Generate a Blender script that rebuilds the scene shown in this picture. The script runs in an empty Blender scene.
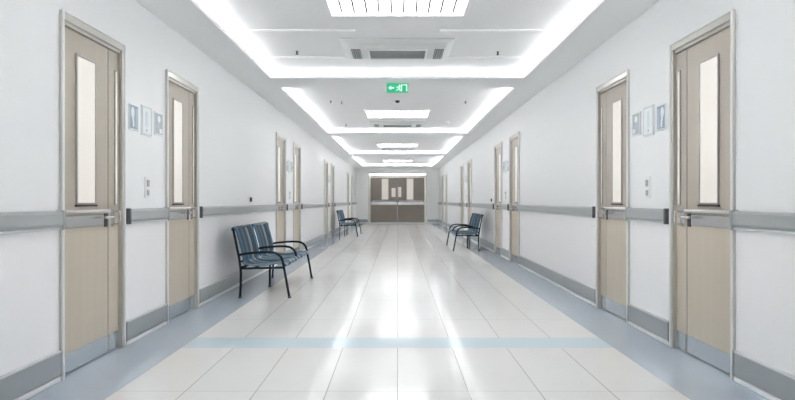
import bpy, bmesh, math, random
from mathutils import Vector
random.seed(4)
S = bpy.context.scene
COL = S.collection

# ---------------------------------------------------------------- camera, light, exposure
H = 1.10                    # eye height
HALF = 2.075                # half the corridor width
SOFFIT = 2.69
CEIL = 2.80
REC = 1.64                  # half width of the recessed bays
Y_END, Y_BACK = 30.0, -5.5
cam_d = bpy.data.cameras.new('camera'); cam = bpy.data.objects.new('camera', cam_d); COL.objects.link(cam)
cam.location = (0, 0, H); cam.rotation_euler = (math.pi/2, 0, 0)
cam_d.sensor_width = 36; cam_d.lens = 600/795*36; cam_d.shift_y = 1/795; cam_d.clip_start = .05
S.camera = cam
S.view_settings.view_transform = 'Standard'; S.view_settings.look = 'None'
S.view_settings.gamma = 1; S.view_settings.use_curve_mapping = False
S.view_settings.exposure = 1.06
W = bpy.data.worlds.new('world'); S.world = W; W.use_nodes = True
W.node_tree.nodes['Background'].inputs[0].default_value = (.75, .85, 1, 1)
W.node_tree.nodes['Background'].inputs[1].default_value = .3
S.cycles.diffuse_bounces = 12; S.cycles.max_bounces = 16
BAYS = [(-4.9, 1.36), (2.04, 7.76), (8.44, 14.10), (14.80, 20.40), (21.30, 27.50)]
COVE = 2.05                  # watts per metre of cove strip
PANEL_E = 3.3               # brightness of the ceiling panels
def strip_light(name, loc, rot, length, power):
    l = bpy.data.lights.new(name, 'AREA'); l.shape = 'RECTANGLE'
    l.size = length; l.size_y = .03; l.energy = power; l.color = (1, .985, .995)
    o = bpy.data.objects.new(name, l); COL.objects.link(o); o.location = loc; o.rotation_euler = rot
TILT = math.radians(180-15)
for (a, b) in BAYS:
    m, L = (a+b)/2, (b-a)
    for s in (-1, 1):       # LED strips lying in the coves, hidden by the soffit's lip
        strip_light('cove_led', (s*(REC+.13), m, 2.737), (0, s*TILT, math.pi/2*0), 1, 0)
        o = COL.objects[-1]; o.data.size = .03; o.data.size_y = L; o.data.energy = COVE*L*(1.5 if b > 27 else 1)
    strip_light('cove_led', (0, b+.13, 2.737), (-TILT, 0, 0), 2*REC, COVE*2*REC*.55*(1.5 if b > 27 else 1))
    strip_light('cove_led', (0, a-.13, 2.737), (TILT, 0, 0), 2*REC, COVE*2*REC)

# ---------------------------------------------------------------- materials
def mat(name, col, rough=.5, metal=0, spec=.5, emis=None, es=0, bump=None, coat=0, noise=None):
    m = bpy.data.materials.new(name); m.use_nodes = True
    nt = m.node_tree; p = nt.nodes['Principled BSDF']
    p.inputs['Base Color'].default_value = (*col, 1); p.inputs['Roughness'].default_value = rough
    p.inputs['Metallic'].default_value = metal; p.inputs['Specular IOR Level'].default_value = spec
    p.inputs['Coat Weight'].default_value = coat
    if emis:
        p.inputs['Emission Color'].default_value = (*emis, 1); p.inputs['Emission Strength'].default_value = es
    if bump or noise:
        tc = nt.nodes.new('ShaderNodeTexCoord'); n = nt.nodes.new('ShaderNodeTexNoise')
        mp = nt.nodes.new('ShaderNodeMapping'); nt.links.new(tc.outputs['Object'], mp.inputs[0])
        nt.links.new(mp.outputs[0], n.inputs['Vector'])
        if bump:
            sc, st, stretch = bump
            n.inputs['Scale'].default_value = sc; mp.inputs['Scale'].default_value = stretch
            bp = nt.nodes.new('ShaderNodeBump'); bp.inputs['Strength'].default_value = st; bp.inputs['Distance'].default_value = .002
            nt.links.new(n.outputs[0], bp.inputs['Height']); nt.links.new(bp.outputs[0], p.inputs['Normal'])
        if noise:
            sc, amt, stretch = noise
            n2 = nt.nodes.new('ShaderNodeTexNoise'); n2.inputs['Scale'].default_value = sc
            mp2 = nt.nodes.new('ShaderNodeMapping'); mp2.inputs['Scale'].default_value = stretch
            nt.links.new(tc.outputs['Object'], mp2.inputs[0]); nt.links.new(mp2.outputs[0], n2.inputs['Vector'])
            r = nt.nodes.new('ShaderNodeMapRange'); r.inputs[3].default_value = 1-amt; r.inputs[4].default_value = 1+amt
            nt.links.new(n2.outputs[0], r.inputs[0])
            mx = nt.nodes.new('ShaderNodeVectorMath'); mx.operation = 'SCALE'; mx.inputs[0].default_value = col
            nt.links.new(r.outputs[0], mx.inputs['Scale']); nt.links.new(mx.outputs[0], p.inputs['Base Color'])
    return m
M = {
 'wall':   mat('upper_wall_paint', (.885, .895, .902), .45, bump=(60, .12, (1, 1, 1)), spec=.35),
 'dado':   mat('lower_wall_panel', (.935, .93, .94), .35, spec=.4),
 'endwall': mat('end_wall_paint', (.90, .91, .905), .5),
 'ceil':   mat('ceiling_paint', (.905, .91, .91), .8, spec=.2),
 'soffit': mat('soffit_paint', (.91, .915, .915), .8, spec=.2),
 'slot': mat('bright_white_strip', (.96, .97, .97), .5),
 'rim': mat('window_bead', (.48, .46, .43), .3, metal=.7),
 'white':  mat('white_enamel', (.88, .89, .89), .35),
 'panelw': mat('unit_plastic', (.72, .74, .735), .4),
 'rail':   mat('grey_rail_vinyl', (.40, .42, .425), .35, spec=.5, noise=(3, .05, (1, 1, 1))),
 'raillt': mat('pale_rail_lip', (.66, .68, .69), .35),
 'cap':    mat('dark_end_cap', (.10, .11, .12), .4),  # dark colour carries the shade on end faces turned to the viewer
 'base':   mat('grey_skirting', (.36, .385, .40), .3, spec=.5, noise=(3, .05, (1, 1, 1))),
 'frame':  mat('door_frame_steel', (.66, .64, .60), .28, metal=.75),
 'leaf':   mat('beige_laminate', (.50, .45, .385), .38, noise=(2.5, .05, (1, 6, .35))),
 'leaf2':  mat('beige_laminate_lower', (.60, .53, .435), .38, noise=(2.5, .05, (1, 6, .35))),
 'steel':  mat('brushed_steel', (.62, .63, .64), .27, metal=.9, bump=(30, .12, (1, 12, 1))),
 'kick':   mat('kick_plate_steel', (.66, .70, .73), .18, metal=.85),
 'chrome': mat('chrome', (.82, .82, .80), .15, metal=1),
 'dark':   mat('dark_metal', (.05, .05, .055), .35, metal=.4),
 'glass':  mat('lit_frosted_glass', (.78, .74, .68), .3, emis=(1, .95, .88), es=.10),
 'lamp':   mat('lamp_diffuser', (.9, .9, .9), .5, emis=(1, .985, .99), es=PANEL_E),
 'lampdim': mat('strip_diffuser', (.9, .9, .9), .5, emis=(1, 1, .98), es=2.5),
 'blade':  mat('lamp_louvre', (.30, .31, .31), .4, metal=.3),
 'grille': mat('air_grille', (.38, .42, .42), .5),
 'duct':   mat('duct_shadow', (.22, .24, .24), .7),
 'tube':   mat('navy_black_tube', (.012, .02, .032), .25, metal=.3),
 'strapd': mat('navy_strap', (.008, .025, .05), .6),
 'strapm': mat('steel_blue_strap', (.035, .115, .20), .6),
 'strapl': mat('pale_blue_strap', (.14, .24, .31), .45),
 'green':  mat('exit_green', (.03, .42, .22), .4, emis=(.03, .55, .26), es=.22),
 'exitw':  mat('exit_white', (.7, .9, .8), .4, emis=(.7, 1, .85), es=.25),
 'signw':  mat('plaque_white', (.80, .85, .87), .3),
 'signb':  mat('plaque_blue', (.32, .40, .50), .4),
 'signp': mat('plaque_pale_green', (.66, .74, .76), .3),
 'signm':  mat('plaque_mid_blue', (.45, .54, .62), .4),
 'signg':  mat('plaque_grey', (.45, .48, .51), .4),
 'enddoor': mat('taupe_door_laminate', (.30, .26, .22), .4, noise=(2.5, .05, (1, 6, .35))),
 'border': mat('blue_grey_border', (.47, .54, .62), .10, spec=.5, noise=(1.4, .10, (1, .5, 1))),
 'band':   mat('pale_blue_tile', (.62, .75, .80), .10, spec=.5),
}
def tile_material():
    m = bpy.data.materials.new('polished_floor_tile'); m.use_nodes = True
    nt = m.node_tree; p = nt.nodes['Principled BSDF']; N = nt.nodes.new; L = nt.links.new
    tc = N('ShaderNodeTexCoord'); sp = N('ShaderNodeSeparateXYZ'); L(tc.outputs['Object'], sp.inputs[0])
    def math_(op, a, b=None, c=None):
        n = N('ShaderNodeMath'); n.operation = op
        for i, v in enumerate((a, b, c)):
            if v is None: continue
            if isinstance(v, (int, float)): n.inputs[i].default_value = v
            else: L(v, n.inputs[i])
        return n.outputs[0]
    SX, SY, OY = .409, 1.05, 3.47-1.05*20
    yy = math_('SUBTRACT', sp.outputs[1], OY)
    lx = math_('LESS_THAN', math_('PINGPONG', sp.outputs[0], SX/2), .0027)
    ly = math_('LESS_THAN', math_('PINGPONG', yy, SY/2), .0035)
    line = math_('MAXIMUM', lx, math_('MULTIPLY', ly, .55))
    cb = N('ShaderNodeCombineXYZ'); L(math_('FLOOR', math_('DIVIDE', sp.outputs[0], SX)), cb.inputs[0]); L(math_('FLOOR', math_('DIVIDE', yy, SY)), cb.inputs[1])
    wn = N('ShaderNodeTexWhiteNoise'); L(cb.outputs[0], wn.inputs[0])
    nz = N('ShaderNodeTexNoise'); nz.inputs['Scale'].default_value = 1.7; L(tc.outputs['Object'], nz.inputs['Vector'])
    v = math_('ADD', math_('MULTIPLY', wn.outputs[0], .035), math_('MULTIPLY', nz.outputs[0], .05))
    v = math_('ADD', v, .93)
    sc = N('ShaderNodeVectorMath'); sc.operation = 'SCALE'; sc.inputs[0].default_value = (.82, .82, .81); L(v, sc.inputs['Scale'])
    mx = N('ShaderNodeMix'); mx.data_type = 'RGBA'; L(line, mx.inputs['Factor']); L(sc.outputs[0], mx.inputs['A']); mx.inputs['B'].default_value = (.38, .39, .395, 1)
    L(mx.outputs['Result'], p.inputs['Base Color'])
    p.inputs['Roughness'].default_value = .13; p.inputs['Specular IOR Level'].default_value = .36
    r = N('ShaderNodeMapRange'); r.inputs[3].default_value = .11; r.inputs[4].default_value = .16
    nr = N('ShaderNodeTexNoise'); nr.inputs['Scale'].default_value = 2.5; L(tc.outputs['Object'], nr.inputs['Vector']); L(nr.outputs[0], r.inputs[0]); L(r.outputs[0], p.inputs['Roughness'])
    return m
M['tile'] = tile_material()

# ---------------------------------------------------------------- helpers
class MB:
    """collects shapes and links them as one mesh object"""
    def __init__(self, flip=1):
        self.bm = bmesh.new(); self.mats = []; self.f = flip
    def mi(self, m):
        if m not in self.mats: self.mats.append(m)
        return self.mats.index(m)
    def _fin(self, faces, m, smooth=False):
        i = self.mi(m)
        for f in faces: f.material_index = i; f.smooth = smooth
    def box(self, x0, x1, y0, y1, z0, z1, m, bev=0, seg=1):
        x0, x1 = sorted((x0*self.f, x1*self.f)); y0, y1 = sorted((y0, y1)); z0, z1 = sorted((z0, z1))
        vs = [self.bm.verts.new(p) for p in ((x0,y0,z0),(x1,y0,z0),(x1,y1,z0),(x0,y1,z0),(x0,y0,z1),(x1,y0,z1),(x1,y1,z1),(x0,y1,z1))]
        fs = [self.bm.faces.new([vs[i] for i in q]) for q in ((3,2,1,0),(4,5,6,7),(0,1,5,4),(1,2,6,5),(2,3,7,6),(3,0,4,7))]
        self._fin(fs, m)
        if bev:
            es = list({e for f in fs for e in f.edges})
            r = bmesh.ops.bevel(self.bm, geom=es, offset=bev, segments=seg, affect='EDGES', profile=.6)
            self._fin(r['faces'], m, False)
        return self
    def quadloft(self, rings, m, smooth=False, close=True, caps=True):
        """rings of equal length lists of points"""
        rr = [[self.bm.verts.new((p[0]*self.f, p[1], p[2])) for p in r] for r in rings]
        fs = []; n = len(rr[0])
        for a, b in zip(rr[:-1], rr[1:]):
            for i in range(n if close else n-1):
                j = (i+1) % n
                fs.append(self.bm.faces.new((a[i], a[j], b[j], b[i])))
        self._fin(fs, m, smooth)
        if caps and close:
            self._fin([self.bm.faces.new(rr[0][::-1]), self.bm.faces.new(rr[-1])], m, False)
        return self
    def tube(self, pts, r, m, n=10, closed=False, sub=5, up=(0, 1, 0), rx=None):
        P = [Vector(p) for p in pts]
        if sub > 1 and len(P) > 2:
            Q = []
            for i in range(len(P)-1):
                p0, p1, p2, p3 = P[max(i-1, 0)], P[i], P[i+1], P[min(i+2, len(P)-1)]
                for k in range(sub):
                    t = k/sub
                    Q.append(.5*((2*p1)+(p2-p0)*t+(2*p0-5*p1+4*p2-p3)*t*t+(3*p1-p0-3*p2+p3)*t**3))
            Q.append(P[-1]); P = Q
        rings = []
        for i, p in enumerate(P):
            d = (P[min(i+1, len(P)-1)]-P[max(i-1, 0)]).normalized()
            u = Vector(up)
            if abs(u.dot(d)) > .95: u = Vector((1, 0, 0)) if abs(d.x) < .9 else Vector((0, 0, 1))
            a = d.cross(u).normalized(); b = a.cross(d).normalized()
            ra, rb = (r, r) if rx is None else rx
            rings.append([p+a*math.cos(2*math.pi*k/n)*ra+b*math.sin(2*math.pi*k/n)*rb for k in range(n)])
        return self.quadloft(rings, m, True)
    def strip(self, pts, w0, w1, th, m):
        """a strap: centre line of (x,z) points, spanning y w0..w1, thickness th"""
        rings = []
        for i, p in enumerate(pts):
            a = Vector(pts[max(i-1, 0)]); b = Vector(pts[min(i+1, len(pts)-1)])
            d = (b-a).normalized(); n = Vector((-d.y, d.x))*th/2
            q0, q1 = Vector(p)+n, Vector(p)-n
            rings.append([(q0.x, w0, q0.y), (q0.x, w1, q0.y), (q1.x, w1, q1.y), (q1.x, w0, q1.y)])
        return self.quadloft(rings, m)
    def disc(self, c, axis, r, d, m, n=20, r2=None):
        c = Vector(c); a = Vector(axis).normalized()
        u = a.orthogonal().normalized(); v = a.cross(u)
        r2 = r if r2 is None else r2
        R = [[c+u*math.cos(2*math.pi*k/n)*q+v*math.sin(2*math.pi*k/n)*q+a*t for k in range(n)] for q, t in ((r, 0), (r2, d))]
        return self.quadloft(R, m)
    def poly(self, pts, depth_axis, d, m):
        """prism from a planar outline"""
        a = Vector(depth_axis)*d
        return self.quadloft([[Vector(p) for p in pts], [Vector(p)+a for p in pts]], m)
    def build(self, name, parent=None, loc=None, label=None):
        bmesh.ops.recalc_face_normals(self.bm, faces=self.bm.faces[:])
        me = bpy.data.meshes.new(name); self.bm.to_mesh(me); self.bm.free()
        for k in self.mats: me.materials.append(M[k])
        o = bpy.data.objects.new(name, me); COL.objects.link(o)
        if parent: o.parent = parent
        if loc: o.location = loc
        if label: o['label'] = label
        return o
def tag(o, label=None, cat=None, group=None, kind=None):
    for k, v in (('label', label), ('category', cat), ('group', group), ('kind', kind)):
        if v: o[k] = v
    return o
def empty(name, loc):
    o = bpy.data.objects.new(name, None); COL.objects.link(o); o.location = loc; o.empty_display_size = .1
    return o
def copy_tree(o, parent=None):
    c = o.copy(); COL.objects.link(c); c.parent = parent
    for ch in list(o.children): copy_tree(ch, c)
    return c

# ---------------------------------------------------------------- the setting
# door openings: same places on both walls (y of the near edge of the frame)
DW, DH = .85, 2.277
DOOR_Y = {-1: [3.68, 5.36, 10.22, 11.92, 16.90, 18.65, 24.60, 26.60],
           1: [3.68, 5.36, 10.18, 11.88, 16.75, 18.70, 24.90, 26.90]}
SIDE = {-1: 'left', 1: 'right'}

f = MB()
BY0, BY1 = 4.49, 4.83
for y0, y1 in ((Y_BACK, BY0), (BY1, Y_END+.2)):
    f.box(-1.62, 1.62, y0, y1, -.1, 0, 'tile')
f.box(-1.62, 1.62, BY0, BY1, -.1, 0, 'band')
for s in (-1, 1): f.box(s*1.62, s*(HALF+.15), Y_BACK, Y_END+.2, -.1, 0, 'border')
tag(f.build('floor'), 'glossy pale tiled corridor floor with blue grey borders', 'floor', kind='structure')

for s in (-1, 1):
    w = MB()
    edges = [Y_BACK] + [v for y in DOOR_Y[s] for v in (y+.03, y+DW-.03)] + [Y_END]
    X0, X1 = s*HALF, s*(HALF+.15)
    for i in range(0, len(edges), 2):
        w.box(X0, X1, edges[i], edges[i+1], 0, .97, 'dado')
        w.box(X0, X1, edges[i], edges[i+1], .97, 2.9, 'wall')
    for y in DOOR_Y[s]:
        w.box(X0, X1, y+.03, y+DW-.03, DH-.03, 2.9, 'wall')
    tag(w.build('wall_'+SIDE[s]), 'smooth pale %s corridor wall with a whiter lower panel' % SIDE[s], 'wall', kind='structure')

# end wall with the opening of the double doors
EX = 1.40; EZ = 2.30
w = MB()
w.box(-HALF-.15, -EX, Y_END, Y_END+.15, 0, 2.9, 'endwall'); w.box(EX, HALF+.15, Y_END, Y_END+.15, 0, 2.9, 'endwall')
w.box(-EX, EX, Y_END, Y_END+.15, EZ, 2.9, 'endwall')
tag(w.build('wall_back'), 'light grey wall closing the far end of the corridor', 'wall', kind='structure')
w = MB(); w.box(-HALF-.15, HALF+.15, Y_BACK-.15, Y_BACK, 0, 2.9, 'wall')
tag(w.build('wall_front'), 'plain pale wall behind the viewpoint', 'wall', kind='structure')

# ceiling: raised slab, and the lower soffit with its lips around the bays
c = MB(); c.box(-HALF-.15, HALF+.15, Y_BACK, Y_END+.15, CEIL, CEIL+.1, 'ceil')
tag(c.build('ceiling'), 'raised pale ceiling glowing along its coves', 'ceiling', kind='structure')
c = MB(); LT = SOFFIT+.038
for s in (-1, 1):
    c.box(s*REC, s*HALF, Y_BACK, Y_END, SOFFIT, LT, 'soffit'); c.box(s*(REC+.2), s*HALF, Y_BACK, Y_END, LT, CEIL, 'soffit')
cross = [(Y_BACK, BAYS[0][0])] + [(BAYS[i][1], BAYS[i+1][0]) for i in range(4)] + [(BAYS[4][1], Y_END)]
for a, b in cross:
    c.box(-REC, REC, a, b, SOFFIT, LT, 'soffit')
    a2 = a+.2 if a > Y_BACK else a; b2 = b-.2 if b < Y_END else b
    if b2 > a2+.05: c.box(-REC, REC, a2, b2, LT, CEIL, 'soffit')
tag(c.build('trim_1'), 'grey lowered soffit framing the recessed ceiling bays', 'ceiling trim', kind='structure')
# thin white slots across each bay
n = 2
for a, b in BAYS[1:2]:
    for (yy, xs) in ((b-1.80, .60), (b-.68, .66)):
        for s in (-1, 1):
            t = MB(); t.box(s*xs*.7, s*(REC+.05), yy-.025, yy+.025, CEIL-.016, CEIL, 'slot', .006)
            tag(t.build('trim_%d' % n), 'thin white strip across the %s half of ceiling bay %s' % (SIDE[s], 'nearest second third fourth'.split()[BAYS.index((a, b))-1]), 'ceiling trim', kind='structure'); n += 1

# baseboards (grey skirting raised off the floor, stopped at every door)
for s in (-1, 1):
    w = MB(-s)
    edges = [Y_BACK] + [v for y in DOOR_Y[s] for v in (y, y+DW)] + [Y_END]
    for i in range(0, len(edges), 2):
        a, b = edges[i]+.006, edges[i+1]-.006
        w.box(0, .022, a+.012, b-.012, .036, .182, 'base', .004)
        w.box(0, .026, a, a+.014, .034, .184, 'cap'); w.box(0, .026, b-.014, b, .034, .184, 'base')  # near end coloured dark as if in shade, far end plain
        w.box(0, .024, a+.014, b-.014, .002, .030, 'white', .003)
        w.box(.0, .025, a+.014, b-.014, .176, .186, 'raillt')
    tag(w.build('baseboard_'+SIDE[s], loc=(s*HALF, 0, 0)), 'grey skirting along the foot of the %s wall' % SIDE[s], 'baseboard', kind='structure')
w = MB()
for x0, x1 in ((-HALF+.03, -EX-.08), (EX+.08, HALF-.03)): w.box(x0, x1, Y_END-.022, Y_END, .036, .182, 'base', .004)
tag(w.build('baseboard_back'), 'grey skirting at the foot of the far end wall', 'baseboard', kind='structure')

# ---------------------------------------------------------------- doors
def make_door(s):
    """local x points out of the wall into the corridor; y runs along the wall"""
    root = empty('door_1', (0, 0, 0))
    F = -s; g = lambda: MB(F)
    b = g()                                         # casing + jambs
    for y0, y1 in ((0, .035), (DW-.035, DW)):
        b.box(-.0, .018, y0, y1, 0, DH, 'frame', .004)
        b.box(-.12, .0, y0+.012 if y0 == 0 else y0, y1 if y0 == 0 else y1-.012, 0, DH-.02, 'frame')
    b.box(.0, .018, 0.035, DW-.035, DH-.055, DH, 'frame', .004)
    b.box(-.12, 0, .03, DW-.03, DH-.075, DH-.03, 'frame')
    b.box(.018, .026, 0, .012, 0, DH+.006, 'white'); b.box(.018, .026, DW-.012, DW, 0, DH+.006, 'white')
    b.box(.018, .026, .012, DW-.012, DH-.008, DH+.006, 'white')
    b.build('door_frame', root)
    top = DH-.078
    # main leaf
    y0, y1 = .036, .651; X = -.016
    b = g(); b.box(X-.045, X, y0, y1, .97, top, 'leaf', .002); b.box(X-.045, X, y0, y1, .008, .97, 'leaf2', .002)
    leaf = b.build('door_leaf', root)
    def window(parent, a, c, z0, z1):
        b = g(); t = .014
        for q in ((a, a+t, z0, z1), (c-t, c, z0, z1), (a+t, c-t, z0, z0+t), (a+t, c-t, z1-t, z1)):
            b.box(X, X+.012, q[0], q[1], q[2], q[3], 'rim', .003)
        b.box(X, X+.014, a-.006, c+.006, z0-.012, z0, 'dark')
        b.build('window_rim', parent)
        b = g(); b.box(X, X+.005, a+t, c-t, z0+t, z1-t, 'glass'); b.build('window_pane', parent)
    b = g(); b.box(X-.03, X-.003, .6505, .6625, .008, top, 'dark'); b.build('door_seal', leaf)  # dark strip added to paint the shade in the gap between leaves
    window(leaf, .215, .470, 1.075, 2.06)
    b = g(); b.box(X, X+.012, y0+.01, y1-.075, .925, 1.005, 'steel', .004); b.build('push_plate', leaf)
    b = g(); b.box(X, X+.03, y0+.01, y1-.01, 1.018, 1.042, 'chrome', .008, 2); b.build('push_bar', leaf)
    b = g(); b.box(X, X+.003, y0+.004, y1-.004, .012, .135, 'kick'); b.build('kick_plate', leaf)
    b = g(); b.box(X, X+.008, y1-.062, y1-.018, .915, 1.012, 'dark', .003); b.build('lock_plate', leaf)
    b = g(); b.tube([(X+.006, y1-.035, .985), (X+.05, y1-.035, .985), (X+.058, y1-.05, .985), (X+.058, y1-.15, .985)], .009, 'chrome'); b.build('lever_handle', leaf)
    # narrow second leaf
    y2, y3 = .662, .814
    b = g(); b.box(X-.045, X, y2, y3, .97, top, 'leaf', .002); b.box(X-.045, X, y2, y3, .008, .97, 'leaf2', .002)
    sl = b.build('side_leaf', root)
    b = g(); b.box(X, X+.004, .752, .792, 1.075, 2.06, 'glass')
    b.build('window_pane', sl)
    b = g()
    for q in ((.746, .752, 1.069, 2.066), (.792, .798, 1.069, 2.066), (.752, .792, 1.069, 1.075), (.752, .792, 2.06, 2.066)): b.box(X, X+.009, *q, 'rim')
    b.build('window_rim', sl)
    b = g(); b.box(X, X+.003, y2+.004, y3-.004, .012, .135, 'kick'); b.build('kick_plate', sl)
    b = g(); b.box(X, X+.007, y2+.02, y2+.085, .915, 1.04, 'steel', .003)
    b.tube([(X+.006, y2+.06, .93), (X+.045, y2+.06, .93), (X+.055, y2+.06, .945), (X+.055, y2+.06, 1.01), (X+.045, y2+.06, 1.025), (X+.006, y2+.06, 1.025)], .008, 'chrome')
    b.build('pull_handle', sl)
    return root
ORD = ['nearest', 'second', 'third', 'fourth', 'fifth', 'sixth', 'seventh', 'farthest']
num = 0
for s in (-1, 1):
    proto = make_door(s)
    for i, y in enumerate(DOOR_Y[s]):
        d = proto if i == 0 else copy_tree(proto)
        num += 1; d.name = 'door_%d' % num; d.location = (s*HALF, y, 0)
        tag(d, 'beige hospital door in a steel frame with tall lit window, %s on the %s wall' % (ORD[i], SIDE[s]), 'door', kind='structure')

# far double doors
root = empty('door_17', (0, Y_END, 0))
b = MB()
for s in (-1, 1): b.box(s*(EX-.05), s*(EX+.06), -.03, .10, 0, EZ+.06, 'frame', .005)
b.box(-EX+.05, EX-.05, -.03, .10, EZ-.04, EZ+.06, 'frame', .005); b.build('door_frame', root)
for s in (-1, 1):
    b = MB(s); b.box(.006, EX-.055, .02, .07, .03, EZ-.045, 'enddoor', .003)
    lf = b.build('door_leaf', root)
    b = MB(s); b.box(.45, .80, .006, .02, 1.16, 2.22, 'frame', .004); b.build('window_rim', lf)
    b = MB(s); b.box(.475, .775, 0, .006, 1.185, 2.195, 'glass'); b.build('window_pane', lf)
    b = MB(s); b.box(.10 if s < 0 else .03, .30 if s < 0 else .19, .012, .02, 1.30, 1.75 if s < 0 else 1.80, 'glass'); b.build('small_window_pane', lf)
    b = MB(s); b.box(.03, EX-.08, .0, .02, .91, 1.06, 'steel', .004); b.build('push_plate', lf)
    b = MB(s); b.tube([(.08, .0, 1.10), (.08, -.045, 1.10), (1.26, -.045, 1.10), (1.26, .0, 1.10)], .016, 'chrome', sub=1); b.build('push_bar', lf)
    
tag(root, 'taupe double doors with two tall lit windows at the corridor end', 'door', kind='structure')
b = MB(); b.box(-EX-.02, EX+.02, -.28, -.031, 0.0005, .012, 'frame', .004)
tag(b.build('trim_30', loc=(0, Y_END, 0)), 'pale metal threshold before the far double doors', 'threshold', kind='structure')

# linear lamp over the far doors
r = empty('linear_light', (0, Y_END, 2.375))
b = MB(); b.box(-1.42, 1.42, -.05, 0, 0, .10, 'white', .004); b.build('housing', r)
b = MB(); b.box(-1.40, 1.40, -.056, -.05, .02, .08, 'lampdim'); b.build('diffuser', r)
tag(r, 'long white light strip above the far double doors', 'light')

# ---------------------------------------------------------------- handrails
for s in (-1, 1):
    edges = [Y_BACK] + [v for y in DOOR_Y[s] for v in (y, y+DW)] + [Y_END]
    for i in range(0, len(edges), 2):
        a, b_ = edges[i]+.012, edges[i+1]-.012
        r = empty('handrail', (s*HALF, a, .93)); L = b_-a
        b = MB(-s)
        prof = [(.0, .012), (.036, .012), (.047, .03), (.047, .092), (.038, .108), (0, .110)]
        b.quadloft([[(x, .03, z) for x, z in prof], [(x, L-.03, z) for x, z in prof]], 'rail'); b.build('rail', r)
        b = MB(-s); b.box(0, .040, .03, L-.03, -.004, .010, 'raillt', .003); b.build('lower_lip', r)
        for y0, y1 in ((0, .03), (L-.03, L)):
            b = MB(-s); b.box(0, .051, y0, y1, -.006, .114, 'cap' if y0 == 0 else 'rail', .006, 2); b.build('end_cap', r)  # near cap gets the painted shade, far cap the rail colour
        k = i//2
        lab = 'grey wall bumper rail on the %s wall ' % SIDE[s]
        if k == 0: lab += 'at the near picture edge'
        elif k == 8: lab += 'beyond the farthest door'
        else: lab += 'between its %s and %s doors' % (ORD[k-1], ORD[k])
        tag(r, lab, 'handrail', 'bumper rails along the corridor walls')

# ---------------------------------------------------------------- lamps, air units, ceiling fittings
LAMPS = [(-2.9, 0), (4.46, 0), (11.12, 0), (17.62, 0), (24.7, 0)]
def make_lamp():
    r = empty('ceiling_light', (0, 0, CEIL)); w = .62
    b = MB()
    for q in ((-w, w, 0, .03), (-w, w, .96, .99), (-w, -w+.03, .03, .96), (w-.03, w, .03, .96)): b.box(*q, -.03, 0, 'white', .003)
    b.build('lamp_frame', r)
    b = MB(); b.box(-w+.03, w-.03, .03, .96, -.014, 0, 'lamp'); b.build('diffuser', r)
    for k in range(10):
        x = -w+.03+(2*w-.06)*(k+.9)/10.8
        b = MB(); b.box(x-.009, x+.009, .03, .88, -.030, -.014, 'blade'); b.build('louvre_blade', r)
    return r
proto = make_lamp(); BN = ['behind', 'nearest', 'second', 'third', 'farthest']
for i, (a, b_) in enumerate(LAMPS):
    l = proto if i == 0 else copy_tree(proto); l.location = (0, a, CEIL)
    if i == 0: tag(l, 'square ceiling light panel overhead behind the viewpoint', 'ceiling light', 'square ceiling light panels')
    else: tag(l, 'square white ceiling light panel with thin louvres, %s down the corridor' % BN[i], 'ceiling light', 'square ceiling light panels')

def make_ac():
    """recessed cassette: bevelled panel, long centre grille, vent at each end"""
    r = empty('air_conditioner', (0, 0, CEIL))
    b = MB(); W_, D = .60, .82
    def ring(w, d0, d1, z): return [(-w, d0, z), (w, d0, z), (w, d1, z), (-w, d1, z)]
    b.quadloft([ring(W_, 0, D, 0), ring(W_, 0, D, -.012), ring(W_-.075, .06, D-.05, -.034), ring(W_-.085, .07, D-.06, -.034)], 'panelw')
    b.box(-.40, .40, .10, .30, -.040, -.034, 'panelw', .002)
    b.build('panel', r)
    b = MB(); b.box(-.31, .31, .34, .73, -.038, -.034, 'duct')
    for k in range(7): b.box(-.31, .31, .352+k*.055, .372+k*.055, -.046, -.038, 'grille')
    for q in ((-.33, .33, .32, .34), (-.33, .33, .73, .75), (-.33, -.31, .34, .73), (.31, .33, .34, .73)): b.box(*q, -.048, -.034, 'white')
    b.build('intake_grille', r)
    for s in (-1, 1):
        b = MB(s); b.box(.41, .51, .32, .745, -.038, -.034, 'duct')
        for k in range(4): b.box(.415+k*.0245, .428+k*.0245, .32, .745, -.044, -.038, 'grille')
        b.build('air_outlet', r)
    return r
proto = make_ac()
for i, y in enumerate((6.26, 12.74, 19.1, 26.1)):
    a = proto if i == 0 else copy_tree(proto); a.location = (0, y, CEIL)
    tag(a, 'grey ceiling air conditioning cassette, %s down the corridor' % BN[i+1], 'air conditioner', 'ceiling air cassettes')

# exit sign under the first cross beam
r = empty('exit_sign', (0, 8.08, SOFFIT))
b = MB(); b.box(-.147, .147, 0, .035, -.128, -.004, 'green', .004); b.box(-.03, .03, .005, .03, -.006, 0, 'white'); b.build('sign_box', r)
b = MB(); Y = -.002
def P(pts): b.poly([(x, Y, z) for x, z in pts], (0, 1, 0), .002, 'exitw')
# doorway on the right with the walking figure, arrow on the left
P([(.045, -.112), (.045, -.02), (.132, -.02), (.132, -.112), (.115, -.112), (.115, -.032), (.062, -.032), (.062, -.112)])
P([(-.125, -.066), (-.085, -.035), (-.085, -.056), (-.045, -.056), (-.045, -.076), (-.085, -.076), (-.085, -.097)])
b.disc((.028, Y+.002, -.032), (0, -1, 0), .011, .002, 'exitw')
P([(.012, -.044), (.036, -.044), (.030, -.078), (.044, -.092), (.036, -.114), (.026, -.114), (.030, -.096), (.014, -.086), (.004, -.100), (-.020, -.106), (-.018, -.096), (-.002, -.090), (.006, -.074)])
P([(.012, -.046), (-.010, -.052), (-.018, -.070), (-.010, -.070), (-.002, -.060), (.012, -.056)])
P([(.036, -.046), (.044, -.062), (.058, -.062), (.058, -.054), (.050, -.054), (.042, -.044)])
b.build('pictogram', r)
tag(r, 'small green illuminated running figure exit sign under the first beam', 'exit sign')

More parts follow.
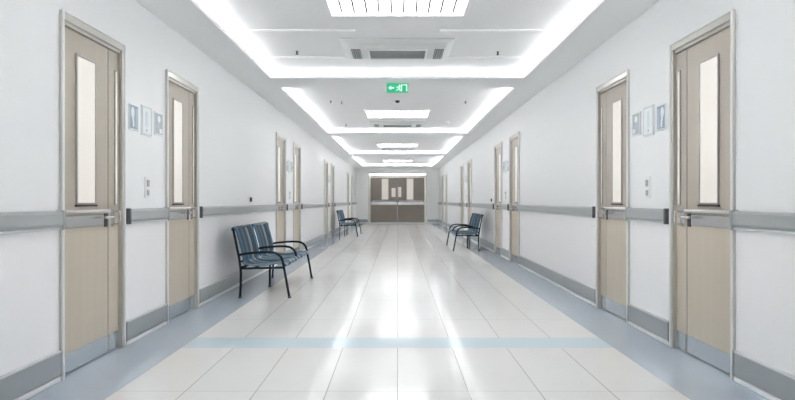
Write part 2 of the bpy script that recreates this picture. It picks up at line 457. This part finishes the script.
def sprinkler(x, y, lab):
    b = MB(); b.disc((0, 0, 0), (0, 0, -1), .022, .006, 'chrome', 16); b.disc((0, 0, -.006), (0, 0, -1), .009, .03, 'dark', 12); b.disc((0, 0, -.036), (0, 0, -1), .017, .003, 'dark', 12)
    tag(b.build('sprinkler_head', loc=(x, y, CEIL)), lab, 'sprinkler', 'ceiling sprinkler heads')
sprinkler(-1.139, 6.80, 'small dark sprinkler head left of the nearest air cassette')
sprinkler(1.14, 6.82, 'small dark sprinkler head right of the nearest air cassette')
sprinkler(-1.13, 10.15, 'small sprinkler head in the second ceiling bay, nearest its left cove')
sprinkler(-.957, 10.25, 'small sprinkler head in the second ceiling bay, inner one of the left pair')
sprinkler(1.156, 10.2, 'small sprinkler head in the second bay near its right cove')
sprinkler(-1.14, 13.3, 'small sprinkler head left of the second air cassette')
b = MB(); b.disc((0, 0, 0), (0, 0, -1), .055, .012, 'white', 24); b.disc((0, 0, -.012), (0, 0, -1), .045, .022, 'white', 24, .03); b.disc((0, 0, -.034), (0, 0, -1), .012, .003, 'dark', 12)
tag(b.build('smoke_detector', loc=(1.07, 12.9, CEIL)), 'round white smoke detector right of the second air cassette', 'smoke detector')
r = empty('dome_camera', (0, 10.05, CEIL))
b = MB(); b.disc((0, 0, 0), (0, 0, -1), .06, .02, 'white', 24); b.build('mount', r)
b = MB(); rings = []
for k in range(6):
    t = k/6*math.pi/2; rings.append([(.04*math.cos(t)*math.cos(2*math.pi*j/20), .04*math.cos(t)*math.sin(2*math.pi*j/20), -.02-.04*math.sin(t)) for j in range(20)])
b.quadloft(rings, 'dark', True); b.build('dome', r)
tag(r, 'dark dome security camera on the ceiling behind the exit sign', 'camera')

# ---------------------------------------------------------------- wall plaques and switches
def make_plaques(s):
    out = []
    F = -s
    # each plaque: local x out of the wall, y along, z up from its lower edge
    b = MB(F); r = empty('wall_plaque', (0, 0, 0)); b.box(0, .012, 0, .165, 0, .20, 'signw', .003); b.build('board', r)
    b = MB(F); b.box(.012, .014, .008, .14, .012, .192, 'signb')
    b.poly([(.0145, .045+.030*math.cos(t), .135+.045*math.sin(t)) for t in [2*math.pi*k/18 for k in range(18)]], (1, 0, 0), .001, 'signw')
    b.poly([(.0145, .03, .11), (.0145, .065, .11), (.0145, .075, .03), (.0145, .05, .02)], (1, 0, 0), .001, 'signw')
    b.box(.0145, .0155, .09, .13, .02, .17, 'signm')
    b.build('picture', r, label='blue picture with a white rounded shape'); out.append((r, .925, 1.654, 'blue picture'))
    b = MB(F); r = empty('wall_plaque', (0, 0, 0)); b.box(0, .012, 0, .20, 0, .245, 'signw', .003); b.build('board', r)
    b = MB(F)
    for q in ((.01, .19, .01, .014), (.01, .19, .231, .235), (.01, .014, .014, .231), (.186, .19, .014, .231)): b.box(.012, .0135, *q, 'signg')
    b.box(.012, .0135, .07, .11, .07, .20, 'signp'); b.box(.012, .0135, .08, .10, .035, .055, 'signg')
    b.build('picture', r, label='pale picture with a thin grey outline'); out.append((r, 1.145, 1.635, 'taller pale picture'))
    b = MB(F); r = empty('wall_plaque', (0, 0, 0)); b.box(0, .012, 0, .17, 0, .20, 'signw', .003); b.build('board', r)
    b = MB(F); b.box(.012, .0135, .01, .16, .012, .188, 'signg')
    b.poly([(.0142, .08+.032*math.cos(t), .14+.03*math.sin(t)) for t in [2*math.pi*k/18 for k in range(18)]], (1, 0, 0), .001, 'signw')
    b.box(.0138, .0150, .03, .10, .06, .10, 'signm'); b.box(.0138, .015, .09, .15, .02, .06, 'signw')
    b.build('picture', r, label='grey picture with a white round shape'); out.append((r, 1.405, 1.665, 'grey picture'))
    return out
def make_switch(s):
    r = empty('light_switch', (0, 0, 0))
    b = MB(-s); b.box(0, .012, 0, .085, 0, .175, 'white', .004); b.build('plate', r)
    b = MB(-s); b.box(.012, .02, .02, .065, .095, .15, 'signg', .003); b.build('rocker', r)
    b = MB(-s); b.box(.012, .018, .02, .065, .02, .065, 'signg', .003); b.build('socket', r)
    return r
PN = ['nearest two doors', 'third and fourth doors', 'fifth and sixth doors', 'seventh and farthest doors']
for s in (-1, 1):
    pl = make_plaques(s); sw = make_switch(s)
    for k in range(3):
        y0 = DOOR_Y[s][2*k]
        for (r, dy, z, what) in pl:
            o = r if k == 0 else copy_tree(r)
            o.location = (s*HALF, y0+dy+.02, z)
            tag(o, '%s plaque on the %s wall between its %s' % (what, SIDE[s], PN[k]), 'plaque', 'picture plaques on the walls')
        o = sw if k == 0 else copy_tree(sw)
        o.location = (s*HALF, y0+1.235, 1.125)
        tag(o, 'white switch plate on the %s wall between its %s' % (SIDE[s], PN[k]), 'switch', 'wall switch plates')
for s, y in ((-1, 8.38), (1, 13.1)):
    b = MB(-s); b.box(0, .01, 0, .055, 0, .09, 'white', .003); b.box(.01, .035, .01, .045, .015, .075, 'dark', .004)
    tag(b.build('wall_socket', loc=(s*HALF, y, 1.075)), 'small dark wall socket above the %s rail past the %s door' % (SIDE[s], 'second' if s < 0 else 'fourth'), 'socket')

# ---------------------------------------------------------------- waiting seats
def make_seat(s):
    """two-place waiting seat: lx from the wall, y along it"""
    root = empty('waiting_chair', (0, 0, 0)); g = lambda: MB(-s); R = .0145
    Wd = 1.77
    def back_leg(y):
        b = g(); b.tube([(.290, y, 0), (.300, y, .25), (.285, y, .42), (.245, y, .62), (.215, y, .775)], R, 'tube'); b.disc((.290, y, 0), (0, 0, 1), .019, .02, 'dark', 12); return b.build('leg', root)
    def front_leg(y):
        b = g(); b.tube([(.850, y, 0), (.815, y, .20), (.785, y, .36)], R, 'tube'); b.disc((.850, y, 0), (0, 0, 1), .019, .02, 'dark', 12); return b.build('leg', root)
    for y in (0, Wd): back_leg(y); front_leg(y)
    b = g(); b.tube([(.44, Wd/2, 0), (.44, Wd/2, .33)], R, 'tube', sub=1); b.disc((.44, Wd/2, 0), (0, 0, 1), .019, .02, 'dark', 12); b.build('leg', root)
    for y in (0, Wd/2, Wd):                             # arm loops that bend down to the seat rail
        b = g(); b.tube([(.275, y, .485), (.36, y, .505), (.55, y, .520), (.69, y, .510), (.76, y, .455), (.785, y, .36)], R, 'tube'); b.build('armrest', root)
    b = g()                                             # seat frame
    for x, z in ((.31, .345), (.785, .365)): b.tube([(x, 0, z), (x, Wd, z)], R, 'tube', sub=1, up=(1, 0, 0))
    for y in (0, Wd/2, Wd): b.tube([(.30, y, .335), (.785, y, .345)], R*.9, 'tube', sub=1)
    b.tube([(.44, .02, .335), (.44, Wd-.02, .335)], R*.8, 'tube', sub=1, up=(1, 0, 0))
    b.build('seat_frame', root)
    b = g()                                             # back rails
    b.tube([(.216, 0, .772), (.208, .06, .785), (.200, Wd/2-.08, .785), (.215, Wd/2, .765), (.200, Wd/2+.08, .785), (.208, Wd-.06, .785), (.216, Wd, .772)], R*.9, 'tube', up=(1, 0, 0))
    b.tube([(.29, 0, .41), (.29, Wd, .41)], R*.8, 'tube', sub=1, up=(1, 0, 0))
    b.tube([(.31, Wd/2, .345), (.285, Wd/2, .42), (.245, Wd/2, .62), (.215, Wd/2, .765)], R, 'tube')
    b.build('back_frame', root)
    for k in range(2):
        ya = .045+k*(Wd/2); yb = ya+.80
        b = g(); n = 7; st = (yb-ya)/n                   # wide woven straps, rolled over the top rail
        for j in range(n):
            c = ['strapm', 'strapd', 'strapm', 'strapd', 'strapl', 'strapd', 'strapm'][j]
            u = (j+.5)/n*2-1; bow = -.022*(1-u*u)
            pts = [(.312+bow*.5, .405), (.318+bow, .45), (.300+bow, .54), (.272+bow, .65), (.243+bow, .74), (.225+bow, .785), (.205+bow*.6, .802), (.184+bow*.4, .792), (.186+bow*.4, .760)]
            b.strip(pts, ya+j*st+.003, ya+(j+1)*st-.003, .010, c)
        b.build('backrest', root)
        b = g(); n = 8; st = .80/n
        for j in range(n):
            c = ['strapl', 'strapm', 'strapd', 'strapl', 'strapm', 'strapl', 'strapd', 'strapl'][j]
            u = (j+.5)/n*2-1; sag = .020*(1-u*u)
            pts = [(.300, .405), (.322, .375), (.38, .372-sag), (.50, .366-sag*1.3), (.62, .376-sag), (.72, .396-sag*.5), (.775, .394), (.803, .376), (.800, .350)]
            b.strip(pts, ya+j*st+.004, ya+(j+1)*st-.004, .010, c)
        b.build('seat', root)
    return root
lp = make_seat(-1); rp = make_seat(1); lf = copy_tree(lp)
lp.location = (-HALF, 6.80, 0); rp.location = (HALF, 13.15, 0); lf.location = (-HALF, 18.5, 0)
G = 'blue strapped waiting seats along the walls'
tag(lp, 'two-place blue strap waiting seat with dark tube frame, nearest on the left wall', 'chair', G)
tag(rp, 'two-place blue strap waiting seat with dark tube frame against the right wall', 'chair', G)
tag(lf, 'two-place blue strap waiting seat far down the left wall', 'chair', G)
